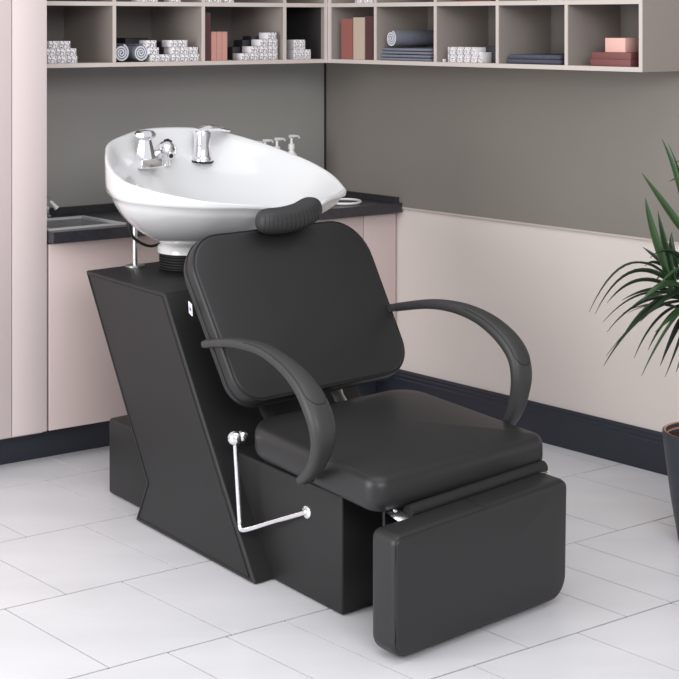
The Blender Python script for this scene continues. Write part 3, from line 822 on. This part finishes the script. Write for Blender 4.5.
# bellows and support rod
bm = bmesh.new(); prof = []
for k in range(6):
    z = .6635+.008*k; prof += [(.080, z), (.088, z+.0025), (.088, z+.0045), (.080, z+.007)]
bc = P(.2175, 1.06, 0); lathe(bm, [(0, prof[0][1])]+prof+[(0, prof[-1][1])], Vector((bc.x, bc.y, 0)), 36, cap=False)
obj('bellows', bm, M['rubber'], U)
rb = P(.1, 1.19, 0)
hz = bvh.ray_cast(Vector((rb.x, rb.y, .66)), Vector((0, 0, 1)))[0]
ztop = hz.z+.004 if hz is not None else .85
bm = bmesh.new(); sweep(bm, [Vector((rb.x, rb.y, .663)), Vector((rb.x, rb.y, .70)), Vector((rb.x, rb.y, ztop))], .0075, 16)
rod = obj('support_rod', bm, M['steel'], U); rod['label'] = 'thin steel rod holding up the basin'
bm = bmesh.new(); lathe(bm, [(.011, .0), (.029, .0), (.029, .004), (.02, .0065), (.011, .007)], Vector((rb.x, rb.y, .6625)), 28, cap=False); obj('flange', bm, M['steel'], rod)
q1 = P(.16, 1.19, .80); q2 = P(.13, 1.15, .72); q3 = P(.2, 1.1, .705)
def hose(px, m=M['rubber']):
    pass
def onplane_t(u, v, t):
    r = ray(u, v); k, s = np.linalg.solve(np.array([[r[0], -w[0]], [r[1], -w[1]]]), (O+t*b-CAM)[:2]); return P(s, t, EYE+k*r[2])
pts = [onplane_t(u, v, 1.17) for u, v in ((129, 222), (130, 230), (134, 238), (143, 244), (152, 246), (162, 243))]
bm = bmesh.new(); sweep(bm, [Vector(x) for x in catmull(pts, 6)], .0045, 10); obj('water_hose', bm, M['rubber'], U)

# ================================================================== PLANT
pc_ = fl(704, 543); pcx = Vector((pc_[0], pc_[1], 0))
plant = thing('potted_palm', 'spiky green potted palm in a dark pot at the right edge by the wall', 'plant', pcx)
bm = bmesh.new()
lathe(bm, [(0, .001), (.062, .001), (.068, .006), (.088, .12), (.104, .24), (.110, .292), (.110, .300), (.1015, .300), (.098, .27), (0, .262)], pcx, 48, cap=False)
obj('pot', bm, M['pot'], plant, angle=35)
bm = bmesh.new(); lathe(bm, [(.1012, .3003), (.1065, .302), (.1012, .296), (.0995, .284)], pcx, 48, cap=False); obj('pot_lip', bm, M['copper'], plant)
bm = bmesh.new(); lathe(bm, [(.0985, .276), (.05, .281), (0, .283)], pcx, 36, cap=False); obj('soil', bm, M['soil'], plant)
heads = [pcx+Vector((-.025, -.01, .66)), pcx+Vector((.03, .02, .86)), pcx+Vector((.02, -.04, .56))]
for hpos in heads:
    bm = bmesh.new(); sweep(bm, [pcx+Vector((hpos.x-pcx.x, hpos.y-pcx.y, 0))*.3+Vector((0, 0, .27)), pcx+Vector((hpos.x-pcx.x, hpos.y-pcx.y, 0))*.5+Vector((0, 0, .42)), hpos], [.011, .010, .008], 10)
    obj('stem', bm, M['trunk'], plant)
def leaf(p0, p1, p2, wid, m, roll_=0.):
    wid *= 1.6
    bm = bmesh.new(); n = 14; prev = None
    for i in range(n+1):
        f = i/n; c = p0*(1-f)**2+p1*2*f*(1-f)+p2*f*f; tan = ((p1-p0)*(1-f)+(p2-p1)*f).normalized()
        sx = tan.cross(UP)
        if sx.length < .05: sx = Vector((1, 0, 0))
        sx.normalize(); sx = Matrix.Rotation(roll_, 3, tan) @ sx
        sy = sx.cross(tan).normalized()
        if sy.z < 0: sy = -sy
        wd = wid*(.35+1.0*f/.3*.65 if f < .3 else (1-((f-.3)/.7)**1.7))+.0003
        row = [bm.verts.new(c-sx*wd+sy*wd*.35), bm.verts.new(c-sx*wd*.5+sy*wd*.1), bm.verts.new(c), bm.verts.new(c+sx*wd*.5+sy*wd*.1), bm.verts.new(c+sx*wd+sy*wd*.35)]
        row += [bm.verts.new(v.co-sy*.0009) for v in row[::-1]]
        if prev:
            for k in range(10): bm.faces.new((prev[k], prev[(k+1) % 10], row[(k+1) % 10], row[k]))
        else: bm.faces.new(row)
        prev = row
    bm.faces.new(prev[::-1])
    return obj('leaf', bm, m, plant, angle=70)
def px(u, v, dy):          # a point near the plant's depth
    Y = pcx.y+dy; r = ray(u, v); a = CAM+r*Y; return Vector(a)
seen = [((690, 235), (676, 170), (662, 139), .010, .0, 1), ((694, 235), (682, 175), (668, 143), .009, .03, 1), ((692, 245), (664, 205), (642, 173), .008, -.03, 1),
 ((672, 290), (650, 235), (645.5, 198), .0115, -.04, 1), ((676, 290), (662, 245), (658, 211), .010, .0, 1), ((684, 285), (668, 260), (672, 232), .010, .05, 0),
 ((680, 292), (630, 225), (589, 312), .0085, -.06, 0), ((682, 294), (632, 240), (595, 314), .009, -.02, 0), ((682, 298), (640, 280), (603, 322), .0085, .03, 0),
 ((684, 300), (640, 290), (607, 332), .010, -.05, 0), ((686, 300), (642, 302), (603.5, 366), .0095, -.08, 0), ((686, 302), (648, 300), (606, 356), .008, .04, 0),
 ((686, 304), (655, 310), (634, 358), .009, .0, 0), ((688, 306), (668, 322), (641.4, 376), .0115, -.09, 1), ((690, 308), (676, 330), (660, 366), .010, -.05, 0),
 ((692, 310), (684, 335), (665, 377), .010, .02, 0), ((678, 280), (655, 255), (645, 266), .007, .02, 0), ((680, 278), (655, 258), (643, 247), .0075, .06, 0),
 ((682, 296), (640, 262), (607, 303), .008, .05, 0), ((688, 300), (660, 280), (622, 300), .010, .08, 0), ((688, 296), (650, 292), (618, 345), .008, .0, 0),
 ((690, 300), (664, 318), (648, 350), .009, .06, 0), ((694, 312), (690, 340), (676, 372), .011, -.03, 1), ((690, 270), (668, 240), (650, 258), .009, -.05, 0),
 ((696, 300), (680, 312), (655, 332), .011, -.1, 1), ((692, 290), (672, 290), (640, 322), .011, -.1, 0), ((690, 270), (680, 262), (655, 290), .011, -.09, 1)]
for a, c_, e, wd, dy, k in seen:
    leaf(px(a[0], a[1], dy*.2), px(c_[0], c_[1], dy*.7), px(e[0], e[1], dy), wd, M['leaf2'] if k else M['leaf'], random.uniform(-.4, .4)+.5)
for i in range(56):
    hp = heads[i % 3]; a = random.uniform(-2.0, 2.0) if i % 4 else random.uniform(-math.pi, math.pi)
    el = random.uniform(-.1, 1.3); ln = random.uniform(.16, .27)
    d_ = Vector((math.cos(a), math.sin(a)*.8, 0))
    if pcx.x+.2 < -9: continue
    p1 = hp+d_*ln*.55*math.cos(el)+UP*ln*.75*math.sin(el)+UP*.03; p2 = hp+d_*ln*(1.0*math.cos(el)+.15)+UP*ln*(1.1*math.sin(el)-.35)
    leaf(hp, p1, p2, random.uniform(.007, .011), M['leaf2'] if i % 3 == 0 else M['leaf'], random.uniform(-.5, .5))

# ================================================================== LIGHT
wd_ = bpy.data.worlds.new('World'); S.world = wd_; wd_.use_nodes = True
bg = wd_.node_tree.nodes['Background']; bg.inputs[0].default_value = (.93, .95, 1, 1); bg.inputs[1].default_value = .8
def area(name, loc_, target, size, sizey, power, col=(1, 1, 1)):
    l = bpy.data.lights.new(name, 'AREA'); l.shape = 'RECTANGLE'; l.size = size; l.size_y = sizey; l.energy = power; l.color = col
    o = bpy.data.objects.new(name, l); COL.objects.link(o); o.location = loc_
    o.rotation_euler = (Vector(target)-Vector(loc_)).to_track_quat('-Z', 'Y').to_euler(); return o
area('window_light', (-2.5, 2.3, 1.35), (0, 4.4, .5), 1.6, 2.0, 74, (1, .99, .97))
area('overhead_fill_light', (.2, 3.2, 3.0), (.1, 4.0, 0), 2.2, 2.0, 22)  # unseen overhead fill, added to light the scene from above
area('front_light', (1.2, -.5, 2.6), (.2, 4.2, .4), 2.4, 1.4, 100)

# ================================================================== CAMERA
cd = bpy.data.cameras.new('Camera'); cam = bpy.data.objects.new('Camera', cd); COL.objects.link(cam)
cam.location = (0, 0, EYE); cam.rotation_euler = (math.radians(90), 0, 0)
cd.sensor_width = 36; cd.sensor_fit = 'HORIZONTAL'; cd.lens = 36*F/679
cd.shift_y = -(339.5-HY)/679; cd.clip_start = .05
S.camera = cam
S.view_settings.view_transform = 'Standard'; S.view_settings.look = 'None'
S.view_settings.exposure = 0.0; S.view_settings.gamma = 1; S.view_settings.use_curve_mapping = False
